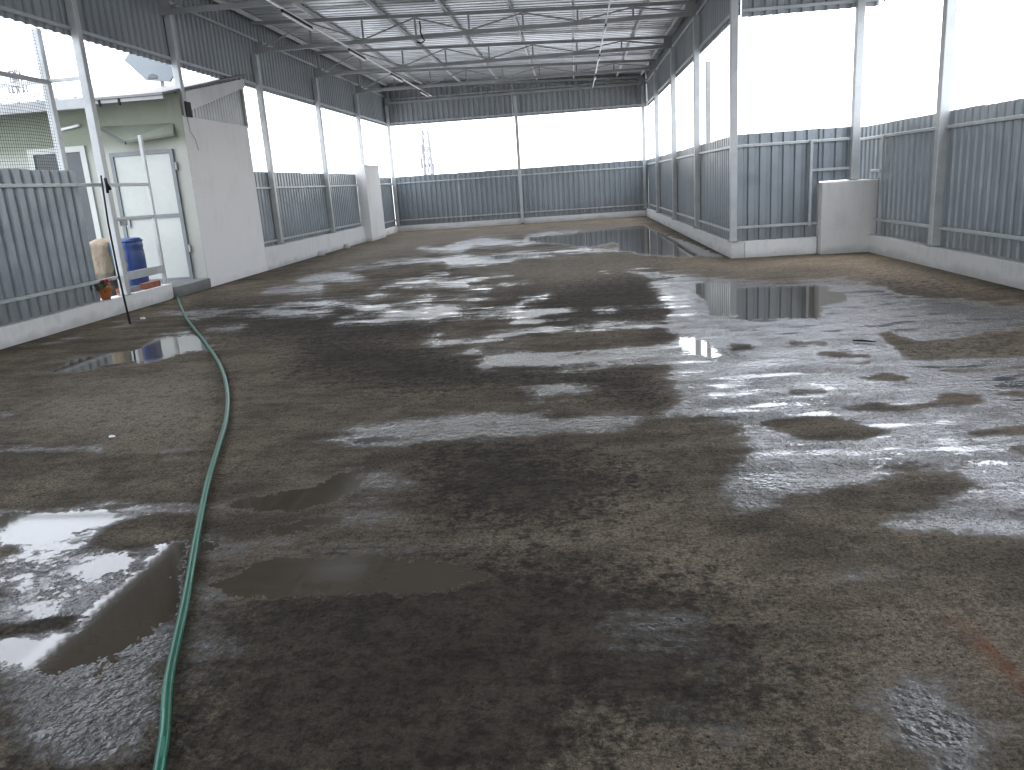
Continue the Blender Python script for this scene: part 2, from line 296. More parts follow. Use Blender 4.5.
def plaster(name, c, dirt, green=None):
    n=NT(name); a=n.noise(1.6,8,.68); g=n.noise(22,4,.6)
    sep=n.new('ShaderNodeSeparateXYZ'); n.link(n.co,sep.inputs[0]); z=sep.outputs[2]
    streak=n.noise(1,6,.65,n.map((9,9,.7)))
    f=n.step(n.math('ADD',n.math('MULTIPLY',a,.6),n.math('MULTIPLY',streak,.4)),.48,.78)
    low=n.step(n.math('ADD',z,n.math('MULTIPLY',n.math('SUBTRACT',a,.5),.35)),.0,.14,.75,0)   # splashed mud along the foot
    f=n.math('MAXIMUM',n.math('MULTIPLY',f,.75),low)
    base=c
    if green: base=n.mix(n.step(z,2.22,2.50),c,green)
    col=n.mix(f,base,dirt)
    n.set(color=n.mix(n.step(g,.62,.75,0,.35),col,(dirt[0]*.6,dirt[1]*.6,dirt[2]*.6)), rough=.85, spec=.3)
    n.bump(n.math('ADD',n.math('MULTIPLY',g,.4),a),.012)
    return n.mat
M['plaster']=plaster('parapet_plaster',(.76,.76,.755),(.46,.45,.43))
M['plaster2']=plaster('rough_plaster',(.64,.64,.635),(.40,.39,.37))
M['hutwall']=plaster('hut_wall_dimmed',(.37,.38,.345),(.30,.305,.28),(.205,.228,.178))  # front wall colour dimmed to offset the strong light outdoors
M['awning']=worn('awning_paint',(.17,.19,.15),(.22,.24,.195),.6,0,2.)
M['gutter']=worn('gutter_paint',(.25,.26,.265),(.30,.31,.315),.5,0,2.)
M['hutside']=plaster('hut_wall_lifted',(.86,.85,.855),(.72,.705,.695))  # same wall, colour lifted to look better lit under the shed roof
M['cement']=plaster('bare_cement',(.22,.225,.225),(.13,.125,.12))

def sack_mat():
    n=NT('sackcloth'); v=n.new('ShaderNodeTexVoronoi'); v.inputs['Scale'].default_value=16; n.link(n.co,v.inputs['Vector'])
    sep=n.new('ShaderNodeSeparateXYZ'); n.link(n.co,sep.inputs[0])
    d=n.math('MULTIPLY',n.step(v.outputs['Distance'],.18,.26,1,0),n.step(sep.outputs[2],.36,.40,1,0))
    base=n.mix(n.step(sep.outputs[2],.36,.40),(.24,.22,.18),(.36,.30,.225))
    n.set(color=n.mix(n.math('MULTIPLY',d,.7),base,(.16,.13,.10)),rough=.85); n.bump(n.noise(14,4,.6),.03); return n.mat
M['sack']=sack_mat()
def hose_mat(name,c0,c1):
    n=NT(name); a=n.noise(30,3,.6); n.set(color=n.mix(a,c0,c1),rough=.32); return n.mat
M['hose']=hose_mat('green_hose',(.008,.095,.058),(.016,.145,.090))
M['hose2']=hose_mat('green_hose_stripe',(.03,.19,.13),(.06,.25,.17))

def floor_mat():
    n=NT('wet_concrete')
    at=n.new('ShaderNodeAttribute'); at.attribute_name='wet'; sp=n.new('ShaderNodeSeparateColor'); n.link(at.outputs['Color'],sp.inputs[0])
    film,pool,damp=sp.outputs[0],sp.outputs[1],sp.outputs[2]
    at2=n.new('ShaderNodeAttribute'); at2.attribute_name='rust'; rust=at2.outputs['Fac']
    at3=n.new('ShaderNodeAttribute'); at3.attribute_name='pale_tan'; pale_tan=at3.outputs['Fac']
    n0=n.noise(.55,6,.6); n1=n.noise(2.2,9,.68,None,.4); n2=n.noise(11,7,.68); n3=n.noise(70,4,.65); n4=n.noise(200,2,.6)
    brush=n.noise(1,7,.66,n.map((1.2,5.5,1),rot=(0,0,.12)))
    edge=n.math('ADD',n.math('MULTIPLY',n.math('SUBTRACT',n1,.5),1.1),n.math('ADD',n.math('MULTIPLY',n.math('SUBTRACT',n2,.5),1.1),n.math('MULTIPLY',n.math('SUBTRACT',n.noise(28,5,.7),.5),.8)))
    bedge=n.math('ADD',edge,n.math('MULTIPLY',n.math('SUBTRACT',brush,.5),1.3))
    sm=n.step(n.math('ADD',n.math('MULTIPLY',n1,.5),n.math('MULTIPLY',brush,.5)),.40,.54)
    fm0=n.step(n.math('ADD',film,bedge),.28,.82)
    peb=n.step(n.math('ADD',n.math('MULTIPLY',n3,.55),n.math('MULTIPLY',n2,.45)),.50,.60)
    fm=n.math('MULTIPLY',fm0,n.math('SUBTRACT',1,n.math('MULTIPLY',peb,n.mixf(n.math('MULTIPLY',fm0,n.math('ADD',n.math('MULTIPLY',sm,.4),.6)),1.0,.30))))
    pm=n.step(n.math('ADD',pool,n.math('MULTIPLY',edge,1.15)),.42,.54)
    n5=n.noise(30,6,.7)
    dm=n.step(n.math('ADD',damp,n.math('ADD',edge,n.math('MULTIPLY',n.math('SUBTRACT',n5,.5),1.2))),.15,.75)
    # dry concrete with trodden-in dirt, lightened to tan in patches
    t=n.math('ADD',n.math('MULTIPLY',n0,.35),n.math('ADD',n.math('MULTIPLY',n1,.35),n.math('MULTIPLY',brush,.30)))
    dry=n.mix(n.step(t,.38,.60),(.062,.050,.037),(.180,.147,.107))
    dirt=n.step(n.math('ADD',n.math('MULTIPLY',n2,.5),n.math('MULTIPLY',n5,.5)),.47,.60)
    dry=n.mix(n.math('MULTIPLY',dirt,.60),n.mix(n.math('MULTIPLY',pale_tan,.6),dry,(.285,.245,.195)),(.034,.028,.021))
    grain=n.step(n.math('ADD',n.math('MULTIPLY',n3,.55),n.math('MULTIPLY',n4,.45)),.38,.62,.45,1.5)
    vg=n.new('ShaderNodeVectorMath'); vg.operation='SCALE'; n.link(dry,vg.inputs[0]); n.link(grain,vg.inputs[3]); dry=vg.outputs[0]
    vo=n.new('ShaderNodeTexVoronoi'); vo.inputs['Scale'].default_value=55; n.link(n.co,vo.inputs['Vector'])
    sep2=n.new('ShaderNodeSeparateColor'); n.link(vo.outputs['Color'],sep2.inputs[0])
    chip=n.math('MULTIPLY',n.step(n.math('ADD',vo.outputs['Distance'],n.math('MULTIPLY',n3,.25)),.26,.42,1,0),n.step(sep2.outputs[0],.80,.82))
    dry=n.mix(n.math('MULTIPLY',chip,.8),dry,(.014,.013,.012))
    grit=n.math('MULTIPLY',n.step(vo.outputs['Distance'],.10,.16,1,0),n.step(sep2.outputs[1],.955,.96))
    dry=n.mix(n.math('MULTIPLY',grit,.7),dry,(.30,.28,.25))
    dry=n.mix(n.math('MULTIPLY',n.step(n.math('ADD',rust,n.math('MULTIPLY',edge,.5)),.30,.75),.8),dry,(.17,.06,.025))
    dampc=n.mix(n.step(n.math('ADD',n.math('MULTIPLY',n2,.5),n.math('MULTIPLY',n5,.5)),.42,.58),(.036,.030,.023),(.013,.0112,.009))
    dcol=n.mix(n.math('MULTIPLY',dm,.78),dry,dampc)
    fcol=n.mix(fm,dcol,n.mix(n2,(.028,.026,.024),(.066,.061,.056)))
    col=n.mix(pm,fcol,n.mix(n1,(.052,.041,.027),(.090,.072,.050)))
    sepf=n.new('ShaderNodeSeparateXYZ'); n.link(n.co,sepf.inputs[0])
    sm2=n.math('MULTIPLY',n.step(n.math('ADD',n.math('MULTIPLY',n.noise(3.1,6,.62,n.map((.75,1.9,1),(3,7,0))),.6),n.math('MULTIPLY',brush,.4)),.525,.585),n.math('MULTIPLY',fm0,n.step(sepf.outputs[1],2.4,3.6)))
    wr=n.mixf(sm2,n.mixf(sm,.13,.10),.035)
    rough=n.mixf(pm,n.mixf(fm,n.mixf(dm,.9,.8),wr),.045)
    spec=n.mixf(n.math('MAXIMUM',pm,fm),n.mixf(dm,.18,.12),.88)
    n.set(color=col,rough=rough,spec=spec)
    g1=n.noise(26,2,.5); g2=n.noise(58,2,.5)
    h=n.math('ADD',n.math('MULTIPLY',n2,.8),n.math('ADD',n.math('MULTIPLY',g1,1.1),n.math('MULTIPLY',g2,.55)))
    h=n.math('SUBTRACT',h,n.math('MULTIPLY',chip,.35))
    dist=n.mixf(pm,n.mixf(fm0,.011,n.mixf(sm2,n.mixf(sm,.013,.0055),.0009)),.00004)
    n.bump(h,dist)
    return n.mat
M['floor']=floor_mat()

# ------------------------------------------------------------------ the floor and its puddles
def region(polys, X, Y, f0):
    """soft mask of floor patches; the edge is softer the farther away from where the water was swept"""
    A=X/(Y+4.5)*900; B=-1400/(Y+.6)
    out=np.zeros(X.shape)
    ok=Y>.8
    F=f0*(.6+5/(np.maximum(Y,0)+1))
    for P in polys:
        P=np.array(P); 
        c=P.mean(0)
        px=P[:,0]/(P[:,1]+4.5)*900; py=-1400/(P[:,1]+.6)
        m=ok&(A>px.min()-60)&(A<px.max()+60)&(B>py.min()-60)&(B<py.max()+60)
        a=A[m]; b=B[m]
        if a.size==0: continue
        ins=np.zeros(a.shape,bool); d2=np.full(a.shape,1e9)
        for i in range(len(px)):
            x0,y0=px[i],py[i]; x1,y1=px[(i+1)%len(px)],py[(i+1)%len(px)]
            cr=((y0>b)!=(y1>b))&(a<(x1-x0)*(b-y0)/((y1-y0) if y1!=y0 else 1e-9)+x0); ins^=cr
            dx,dy=x1-x0,y1-y0; t=np.clip(((a-x0)*dx+(b-y0)*dy)/(dx*dx+dy*dy+1e-9),0,1)
            d2=np.minimum(d2,(a-x0-t*dx)**2+(b-y0-t*dy)**2)
        d=np.sqrt(d2)*np.where(ins,1,-1)
        out[m]=np.maximum(out[m],np.clip(.5+d/F[m],0,1))
    return out
def make_floor():
    xs=np.arange(-8.2,6.2,.045)
    v=np.linspace(0,1,520)
    ys=1/(1/1.2+(1/28.2-1/1.2)*v)
    ys=np.concatenate([np.arange(-4.,1.15,.3),ys])
    X,Y=np.meshgrid(xs,ys)
    Z=.004*np.sin(X*.9+1)*np.cos(Y*.6)
    film=region(FILM,X,Y,16.); dry=region(DRY,X,Y,6.); pool=np.maximum(region(POOL,X,Y,9.),.50*region(POOL2,X,Y,14.)); damp=np.maximum(region(DAMP,X,Y,40.),.42*region(DAMP2,X,Y,14.)); rust=region([RUST],X,Y,10.); pale_tan=region(PALE_TAN,X,Y,30.)
    film=np.maximum(film,.74*region(FILM2,X,Y,30.)); film=film*(1-dry); pool=pool*(1-dry)
    nx,ny=len(xs),len(ys)
    co=np.stack([X,Y,Z*0],-1).reshape(-1,3)
    i=np.arange(nx*ny).reshape(ny,nx)
    q=np.stack([i[:-1,:-1],i[:-1,1:],i[1:,1:],i[1:,:-1]],-1).reshape(-1,4)
    me=bpy.data.meshes.new('floor')
    me.vertices.add(len(co)); me.vertices.foreach_set('co',co.ravel())
    me.loops.add(q.size); me.loops.foreach_set('vertex_index',q.ravel())
    me.polygons.add(len(q)); me.polygons.foreach_set('loop_start',np.arange(0,q.size,4)); me.polygons.foreach_set('loop_total',np.full(len(q),4))
    me.update(); me.validate()
    a=me.color_attributes.new('wet','FLOAT_COLOR','POINT')
    a.data.foreach_set('color',np.stack([film,pool,damp,np.ones_like(film)],-1).astype(np.float32).ravel())
    b=me.attributes.new('rust','FLOAT','POINT'); b.data.foreach_set('value',rust.astype(np.float32).ravel())
    b=me.attributes.new('pale_tan','FLOAT','POINT'); b.data.foreach_set('value',pale_tan.astype(np.float32).ravel())
    me.materials.append(M['floor'])
    o=bpy.data.objects.new('floor',me); COL.objects.link(o)
    tag(o,'wet brown concrete rooftop floor with puddles','floor',kind='structure')
make_floor()
g=MB().add([(-1500,-1500,-15),(1500,-1500,-15),(1500,1500,-15),(-1500,1500,-15)],[(0,1,2,3)]).build('ground',M['ground'])
tag(g,'town ground far below the rooftop','ground',kind='structure')
t=MB().box(-13,XL-.21,-4,15.4,-.3,.14).build('terrace',M['cement']); tag(t,'raised cement terrace behind the left parapet','terrace',kind='structure')

# ------------------------------------------------------------------ parapets
def slab(name, x0,x1,y0,y1,z0,z1, mat, parent=None, amp=.006, step=.16):
    """a hand-plastered block: gridded faces with slightly uneven surface and edges"""
    bm=bmesh.new(); bmesh.ops.create_cube(bm,size=1)
    for v in bm.verts: v.co=Vector(((x0+x1)/2+v.co.x*(x1-x0),(y0+y1)/2+v.co.y*(y1-y0),(z0+z1)/2+v.co.z*(z1-z0)))
    for ax,l in ((0,x1-x0),(1,y1-y0),(2,z1-z0)):
        for k in range(1,max(1,int(l/step))):
            co=[(x0+x1)/2,(y0+y1)/2,(z0+z1)/2]; co[ax]=(x0,y0,z0)[ax]+l*k/max(1,int(l/step)); no=[0,0,0]; no[ax]=1
            bmesh.ops.bisect_plane(bm,geom=bm.verts[:]+bm.edges[:]+bm.faces[:],plane_co=co,plane_no=no)
    from mathutils import noise
    for v in bm.verts:
        w=noise.noise_vector(v.co*1.7)*amp+noise.noise_vector(v.co*6)*amp*.6
        if v.co.z<z0+.01: w.z=0
        v.co+=w
    me=bpy.data.meshes.new(name); bm.to_mesh(me); bm.free(); me.materials.append(mat)
    o=bpy.data.objects.new(name,me); COL.objects.link(o)
    if parent: o.parent=parent; o.location=-wloc(parent)
    bevel(o,.012,2)
    return o
T=.2
def parapet(x0,x1,y0,y1,h,label,mat='plaster',z0=-.1):
    return tag(slab('parapet_wall',x0,x1,y0,y1,z0,h,M[mat]),label,'parapet wall')
parapet(XL-T,XL,YN,11.61,.225,'low white parapet under the short near fence, ending beside the doorway step')
parapet(XL-T,XL,15.46,23.16,.452,'taller white parapet running from the hut wall to the tall white pillar')
parapet(XL-T,XL,24.86,YF,.20,'short low parapet stub between the tall pillar and the far corner')
parapet(XL-T,XR+T,YF+.003,YF+T,.195,'low white parapet along the far wall')
parapet(XR,XR+T,YC,YF,.258,'low white parapet beside the corner puddle, under the receding fence','plaster2')
parapet(XR+T+.003,3.71,YC,YC+T,.256,'short white parapet between corner post and square white block')
parapet(X2,X2+T,YN,13.35,.258,'grimy grey parapet under the large fence at the right edge','plaster2')
blk=slab('plaster_block',3.725,4.60,12.50,12.93,-.1,1.075,M['plaster2'],amp=.010); tag(blk,'square chest-high plaster block in the corner with a post on top','plaster block')
pil=slab('pillar',-6.92,-6.03,23.17,24.85,-.1,2.19,M['plaster'],amp=.010); tag(pil,'tall white plastered pillar interrupting the left parapet','pillar')
# patches of cement at the foot of the hut-side parapet and the far post
for i,(x,y,l) in enumerate(((XL+.05,18.7,'small cement lump at the parapet foot nearer the hut'),(XL+.05,20.9,'small cement lump at the parapet foot nearer the tall pillar'))):
    mb=MB(); mb.lathe([(.11,0),(.10,.05),(.06,.09),(.02,.10)],(x,y,0),10); o=mb.build('cement_lump',M['plaster2'],smooth=True); tag(o,l,'cement lump','cement lumps along the parapet foot')

# ------------------------------------------------------------------ corrugated sheets
PROF=[(0,0),(.088,0),(.102,.034),(.161,.034),(.175,0)]
def corr(name, a, b, z0, z1, nrm, mat, parent=None, prof=PROF, pitch=.175, phase=0., jag=.0, thick=.003, depth=1., ztop2=None):
    """a rib-profiled sheet from a to b (plan points), ribs upright, ridges standing out along nrm"""
    a=Vector((a[0],a[1],0)); b=Vector((b[0],b[1],0)); d=b-a; L=d.length; d.normalize(); n=Vector((nrm[0],nrm[1],0))
    s=[]; k=-1
    while k*pitch<L+pitch:
        for ps,pd in prof[:-1]: s.append((k*pitch+ps+phase,pd*depth))
        k+=1
    S=[q for q in s if 0<q[0]<L]
    def at(x):
        for (x0,d0),(x1,d1) in zip(s,s[1:]):
            if x0<=x<=x1: return d0+(d1-d0)*(x-x0)/max(1e-9,x1-x0)
        return 0
    S=[(0,at(0))]+S+[(L,at(L))]
    rows=[0,.5,1]; mb=MB(); vs=[]
    for r in rows:
        for x,dd in S:
            p=a+d*x+n*dd; vs.append((p.x+n.x*.002*math.sin(x*7+r*3),p.y+n.y*.002*math.sin(x*7+r*3),z0+(z1-z0+((ztop2-z1)*x/L if ztop2 else 0))*r+(jag*math.sin(int(x/1.0)*2.3) if r==1 else 0)))
    m=len(S); fs=[]
    for r in range(len(rows)-1):
        for i in range(m-1): fs.append((r*m+i,r*m+i+1,(r+1)*m+i+1,(r+1)*m+i))
    mb.add(vs,fs)
    # keep the sheet single sided here, then give it its gauge
    me=bpy.data.meshes.new(name); me.from_pydata([tuple(v) for v in mb.v],[],mb.f); me.materials.append(M[mat]); me.update()
    o=bpy.data.objects.new(name,me); COL.objects.link(o)
    if parent: o.parent=parent; o.location=-wloc(parent)
    so=o.modifiers.new('gauge','SOLIDIFY'); so.thickness=thick; so.offset=0
    return o
RT=.042
def railpart(name,a,b,parent,w=RT,h=RT,mat='rail'):
    return bevel(MB().beam(a,b,w,h).build(name,M[mat],parent),.004,1)

def fence_y(x, out, y0, y1, z0, z1, label, bays, rails, phase=0., rail_ext=(0,0)):
    """fence along Y; out = -1 when the outside is towards -X"""
    e=empty('sheet_fence',(x,(y0+y1)/2,z0),label,'fence')
    ys=[y0]+[b for b in bays if y0<b<y1]+[y1]
    for a,b in zip(ys,ys[1:]):
        corr('sheet',(x+out*.10,a+.0004),(x+out*.10,b-.0004),z0-.008,z1,(out,0),'sheet',e,phase=phase-a%.175,jag=.006)
    for z in rails: railpart('rail',(x+out*.072,y0-rail_ext[0],z),(x+out*.072,y1+rail_ext[1],z),e)
    return e
def fence_x(y, x0, x1, z0, z1, label, bays, rails, phase=0.):
    e=empty('sheet_fence',((x0+x1)/2,y,z0),label,'fence')
    xs=[x0]+[b for b in bays if x0<b<x1]+[x1]
    for a,b in zip(xs,xs[1:]):
        corr('sheet',(a+.0004,y+.10),(b-.0004,y+.10),z0-.008,z1,(0,1),'sheet',e,phase=phase-a%.175,jag=.006)
    for z in rails: railpart('rail',(x0,y+.072,z),(x1,y+.072,z),e)
    return e
fence_y(XL,-1,YN,9.93,.225,1.90,'short blue-grey sheet fence stopping before the open pipe gate',[0,4,7],[.478,1.713],rail_ext=(0,.42))
fence_y(XL,-1,15.52,23.16,.452,1.94,'blue-grey sheet fence between the hut and the tall white pillar',[16.41,20.16],[.545,1.62])
fence_y(XL,-1,24.86,YF+.10,.20,1.86,'narrow strip of sheet fence between tall pillar and far corner',[],[.40,1.64])
fence_x(YF,XL-.10,XR+.10,.195,1.86,'long blue-grey sheet fence across the far wall',[-4.0,-1.84,.3],[.385,1.64])
fence_y(XR,1,YC+.16,YF+.10,.258,1.865,'receding blue-grey sheet fence with four posts beside the corner puddle',FR,[.405,1.70])
ft=fence_x(YC,XR+.08,3.75,.256,1.865,'light blue-grey sheet fence facing the camera beside the square block',[],[.467,1.69],phase=.06)
corr('sheet',(3.756,YC+.10),(4.20,YC+.10),1.09,1.865,(0,1),'sheet',ft,phase=.05)
railpart('rail',(3.62,YC+.072,1.262),(4.22,YC+.072,1.262),ft); railpart('rail',(3.752,YC+.072,1.69),(4.22,YC+.072,1.69),ft)
railpart('stile',(3.60,YC+.03,.43),(3.60,YC+.03,1.71),ft)
fr=fence_y(X2,1,YN,13.35,.258,1.865,'large sheet fence at the right edge, nearest the camera, on the grimy grey parapet',[2.5,6.5,10.35,12.21],[.487,1.68])
railpart('stile',(X2+.045,12.21,.27),(X2+.045,12.21,1.70),fr)
railpart('rail',(X2+.03,12.20,1.20),(X2+.03,12.58,1.20),fr)

# ------------------------------------------------------------------ posts
PG='steel posts holding up the roof'
def post(x,y,z0,z1,label,w=.11,plate=True,mat='steel',name='steel_post',group=PG):
    o=MB().box(-w/2,w/2,-w/2,w/2,.006 if plate else 0,z1-z0).build(name,M[mat]); o.location=(x,y,z0); bevel(o,.008,2)
    tag(o,label,'post',group)
    if plate:
        mb=MB(); mb.box(-w*.75,w*.75,-w*.75,w*.75,0,.006)
        pl=mb.build('base_plate',M['steel_dark']); pl.parent=o
        for sx in (-1,1):
            b=MB().lathe([(.009,0),(.009,.03),(.005,.032)],(sx*w*.64,-w*.6,.006),6).build('anchor_bolt',M['steel_dark']); b.parent=pl
    return o
ZP=4.20
px=XL-.035
post(px,10.386,.225,4.30,'post on the low left parapet where the open pipe gate hangs',.105)
post(px+.01,12.95,2.77,4.30,'short post standing on top of the hut wall in a black bracket',.105,False)
post(px,16.41,.452,ZP,'post on the taller left parapet, nearest behind the hut')
post(px,20.16,.452,ZP,'post on the taller left parapet midway between hut and tall pillar')
post(px,23.91,2.19,ZP,'post standing on top of the tall white pillar')
post(XL+.02,YF-.06,.20,ZP,'thin post in the far corner beside the parapet stub',.10)
post(-1.84,YF-.07,0,ZP,'lone post in the middle of the far wall, standing on the floor',.10)
post(XR-.035,YF-.06,.258,ZP,'farthest post of the receding right row, in the puddle corner',.10)
for y,l in ((23.97,'second'),(20.0,'third'),(16.35,'fourth')):
    post(XR+.03,y,.258,ZP+.02,'%s post of the receding right row, counted from the puddle corner'%l)
post(XR+.035,YC+.045,.256,4.30,'post at the inner corner where the fence turns to face the camera',.105)
post(4.235,YC+.03,1.08,4.30,'post standing on the square plaster block',.11)
post(X2+.035,10.34,.258,4.30,'post against the large fence at the right edge, right of the plaster block',.115)
post(2.93,18.0,.10,3.60,'thin grey pole outside the receding right fence, rising behind it',.095,False,'steel_dark','steel_pole',None)
cl=MB().box(-1.90,-1.78,YF-.135,YF-.005,0,.05).build('concrete_pad',M['cement']); bevel(cl,.01); tag(cl,'dark cement pad at the foot of the lone far post','concrete pad')

# ------------------------------------------------------------------ roof frames
TG='roof trusses spanning the shed'
def truss(x0,x1,y,label,n):
    e=empty('roof_truss',((x0+x1)/2,y,4.2),label,'truss',TG)
    zt=lambda x: zroof(x)-.10
    zb=4.275
    bevel(MB().beam((x0,y,zb),(x1,y,zb),.05,.075).build('bottom_chord',M['steel_dark'],e),.004,1)
    bevel(MB().beam((x0,y,zt(x0)-.03),(x1,y,zt(x1)-.03),.05,.065).build('top_chord',M['steel_dark'],e),.004,1)
    xs=[x0+.12+(x1-x0-.24)*i/n for i in range(n+1)]
    for i,x in enumerate(xs):
        MB().beam((x,y,zb+.04),(x,y,zt(x)-.07),.035,.035,up=(0,1,0)).build('vertical',M['steel_dark'],e)
    for x in (x0+.10,x1-.10): MB().box(x-.09,x+.09,y-.034,y-.0285,zb-.05,zb+.16).build('gusset_plate',M['steel_dark'],e)
    for i in range(n):
        a,b=xs[i],xs[i+1]
        if i%2==0: p,q=(a+.02,y,zb+.045),(b-.02,y,zt(b)-.075)
        else: p,q=(a+.02,y,zt(a)-.075),(b-.02,y,zb+.045)
        MB().beam(p,q,.028,.028).build('diagonal',M['steel_dark'],e)
    return e
for y,l in ((FR[3],'roof truss closest to the far wall'),(FR[2],'second roof truss from the far wall'),(FR[1],'third roof truss from the far wall'),(FR[0],'fourth roof truss from the far wall, behind the inner corner')):
    truss(XL-.02,XR+.03,y,l,8)
truss(XL-.02,X2+.03,YC+.02,'wide roof truss over the inner corner and the hut wall post',10)
truss(XL-.02,X2+.03,10.36,'wide roof truss nearest the camera, over the gate post',10)
PX=[-6.15,-4.93,-3.62,-2.36,-1.08,.13,1.54,2.33]
names=['first','second','third','fourth','fifth','sixth','seventh','eighth']
for i,x in enumerate(PX):
    z=zroof(x)-.055
    o=MB().beam((x,YN,z),(x,YF+.05,z),.042,.085).build('roof_purlin',M['purlin']); bevel(o,.004,1)
    tag(o,'pale lengthwise roof purlin, %s from the left fascia'%names[i],'purlin','lengthwise roof purlins')
rf=empty('metal_roof',(-1,10,4.8),'ribbed galvanised metal roof over the whole shed','roof')
def roof_sheet(x0,x1,y0,y1):
    prof=[(0,0),(.15,0),(.17,.028),(.21,.028),(.23,0)]
    xs=np.linspace(x0,x1,9); ys=[]; k=0
    while y0+k*.23<y1:
        for s,d in prof[:-1]:
            if y0+k*.23+s<y1: ys.append((y0+k*.23+s,d))
        k+=1
    vs=[(x,y,zroof(x)+.0+d+.004*math.sin(y*2.1+x)) for y,d in ys for x in xs]; m=len(xs)
    fs=[(i*m+j,i*m+j+1,(i+1)*m+j+1,(i+1)*m+j) for i in range(len(ys)-1) for j in range(m-1)]
    me=bpy.data.meshes.new('roof_sheet'); me.from_pydata(vs,[],fs); me.materials.append(M['roof']); me.update()
    o=bpy.data.objects.new('roof_sheet',me); COL.objects.link(o); o.parent=rf; o.location=-rf.matrix_basis.translation
    so=o.modifiers.new('gauge','SOLIDIFY'); so.thickness=.003; so.offset=1
roof_sheet(XL-.22,XR+.22,12.9,YF+.25)
roof_sheet(XL-.22,X2+.25,YN,12.897)

# ------------------------------------------------------------------ fascia
def fascia(a,b,nrm,ztop,label,bays,z0=ZB,mid=4.52,phase=0,ztop2=None):
    e=empty('roof_fascia',((a[0]+b[0])/2,(a[1]+b[1])/2,ZB),label,'fascia')
    a=Vector((*a,0)); b=Vector((*b,0)); d=(b-a); L=d.length; d.normalize(); n=Vector((*nrm,0))
    cuts=[0]+[c for c in bays if 0<c<L]+[L]
    for s,t in zip(cuts,cuts[1:]):
        p=a+d*(s+.0004)+n*.10; q=a+d*(t-.0004)+n*.10
        zz=lambda c: ztop+((ztop2-ztop)*c/L if ztop2 else 0)
        corr('sheet',p.xy,q.xy,z0,zz(s),nrm,'fascia',e,phase=phase-s%.175,ztop2=zz(t) if ztop2 else None)
    for z in (z0+.085,mid):
        p=a+n*.075; q=b+n*.075
        if z<ztop: railpart('girt',(p.x,p.y,z),(q.x,q.y,z),e,.045,.045)
    return e
fascia((XL,YN),(XL,YF+.12),(-1,0),zroof(XL)+.025,'long ribbed fascia hanging along the left roof edge, above the hut',[3.4+YC-10.36-.001,YC-YN,FR[0]-YN,FR[1]-YN,FR[2]-YN])
fascia((XL-.12,YF+.02),(XR+.12,YF+.02),(0,1),zroof(XL)+.012,'ribbed fascia along the far roof edge',[4.39],z0=ZB-.01,mid=4.40,ztop2=zroof(XR)+.012)
fascia((XR+.02,YC+.06),(XR+.02,YF+.12),(1,0),zroof(XR)+.02,'ribbed fascia along the roof edge above the receding right fence',[FR[0]-YC,FR[1]-YC,FR[2]-YC],mid=4.3)
fascia((XR+.16,YC+.03),(X2+.1,YC+.03),(0,1),zroof(X2)-.012,'short ribbed fascia facing the camera above the square block',[],z0=3.52,mid=4.3)
fascia((X2,YN),(X2,YC),(1,0),zroof(X2)-.01,'ribbed fascia along the roof edge above the large fence at the right edge',[3.5,7,10.3],z0=3.54,mid=4.3)

# ------------------------------------------------------------------ conduits and strip lamps
def conduit(x,z,y0,y1,label):
    o=MB().beam((x,y0,z),(x,y1,z),.026,.024).build('conduit',M['white_pvc']); return tag(o,label,'conduit','conduits under the trusses')
conduit(-4.35,4.205,9.0,25.9,'white conduit carrying strip lamps on the side of the hut')
conduit(.73,4.205,9.0,26.9,'white conduit carrying strip lamps nearer the receding right fence')
LG='strip lamps hung on the ceiling conduits'
def lamp(x,y0,y1,label):
    e=empty('strip_lamp',(x,(y0+y1)/2,4.12),label,'lamp',LG)
    bevel(MB().box(x-.014,x+.014,y0,y1,4.150,4.188).build('housing',M['black'],e),.004,1)
    bevel(MB().box(x-.016,x+.016,y0+.03,y1-.03,4.118,4.148).build('diffuser',M['white_pvc'],e),.006,2)
for i,(a,b) in enumerate(((12.75,14.2),(16.45,17.75),(20.2,21.5),(23.95,25.2))):
    lamp(-4.35,a,b,'unlit strip lamp on the hut-side conduit, %s from the camera'%names[i])
for i,(a,b) in enumerate(((16.2,16.7),(19.95,20.5),(23.7,24.3))):
    lamp(.73,a,b,'small dark strip lamp on the right-hand conduit, %s from the camera'%names[i])

# hook with a loop of cable on the bottom chord of the fourth truss
zz=4.31
cb=MB().tube([(-2.86,16.36,4.55),(-2.85,16.35,4.42),(-2.86,16.34,4.36),(-2.83,16.34,4.25),(-2.79,16.35,4.19),(-2.86,16.35,4.15),(-2.95,16.35,4.17)],.014,6).build('cable_loop',M['black'],smooth=True)
tag(cb,'black cable loop hanging from the fourth truss','cable')

# ------------------------------------------------------------------ the hut
hut=empty('hut',(XL-1.5,14.2,0),'white and pale green rooftop hut with a white metal roof','hut')
HY=12.84
mb=MB()
w=slab('wall',-12,XL-.004,HY,15.46,-.1,2.78,M['hutside'],hut,.004,.4)
MB().box(-12,XL-.006,HY-.012,HY-.0045,-.1,3.12).build('facade',M['hutwall'],hut)
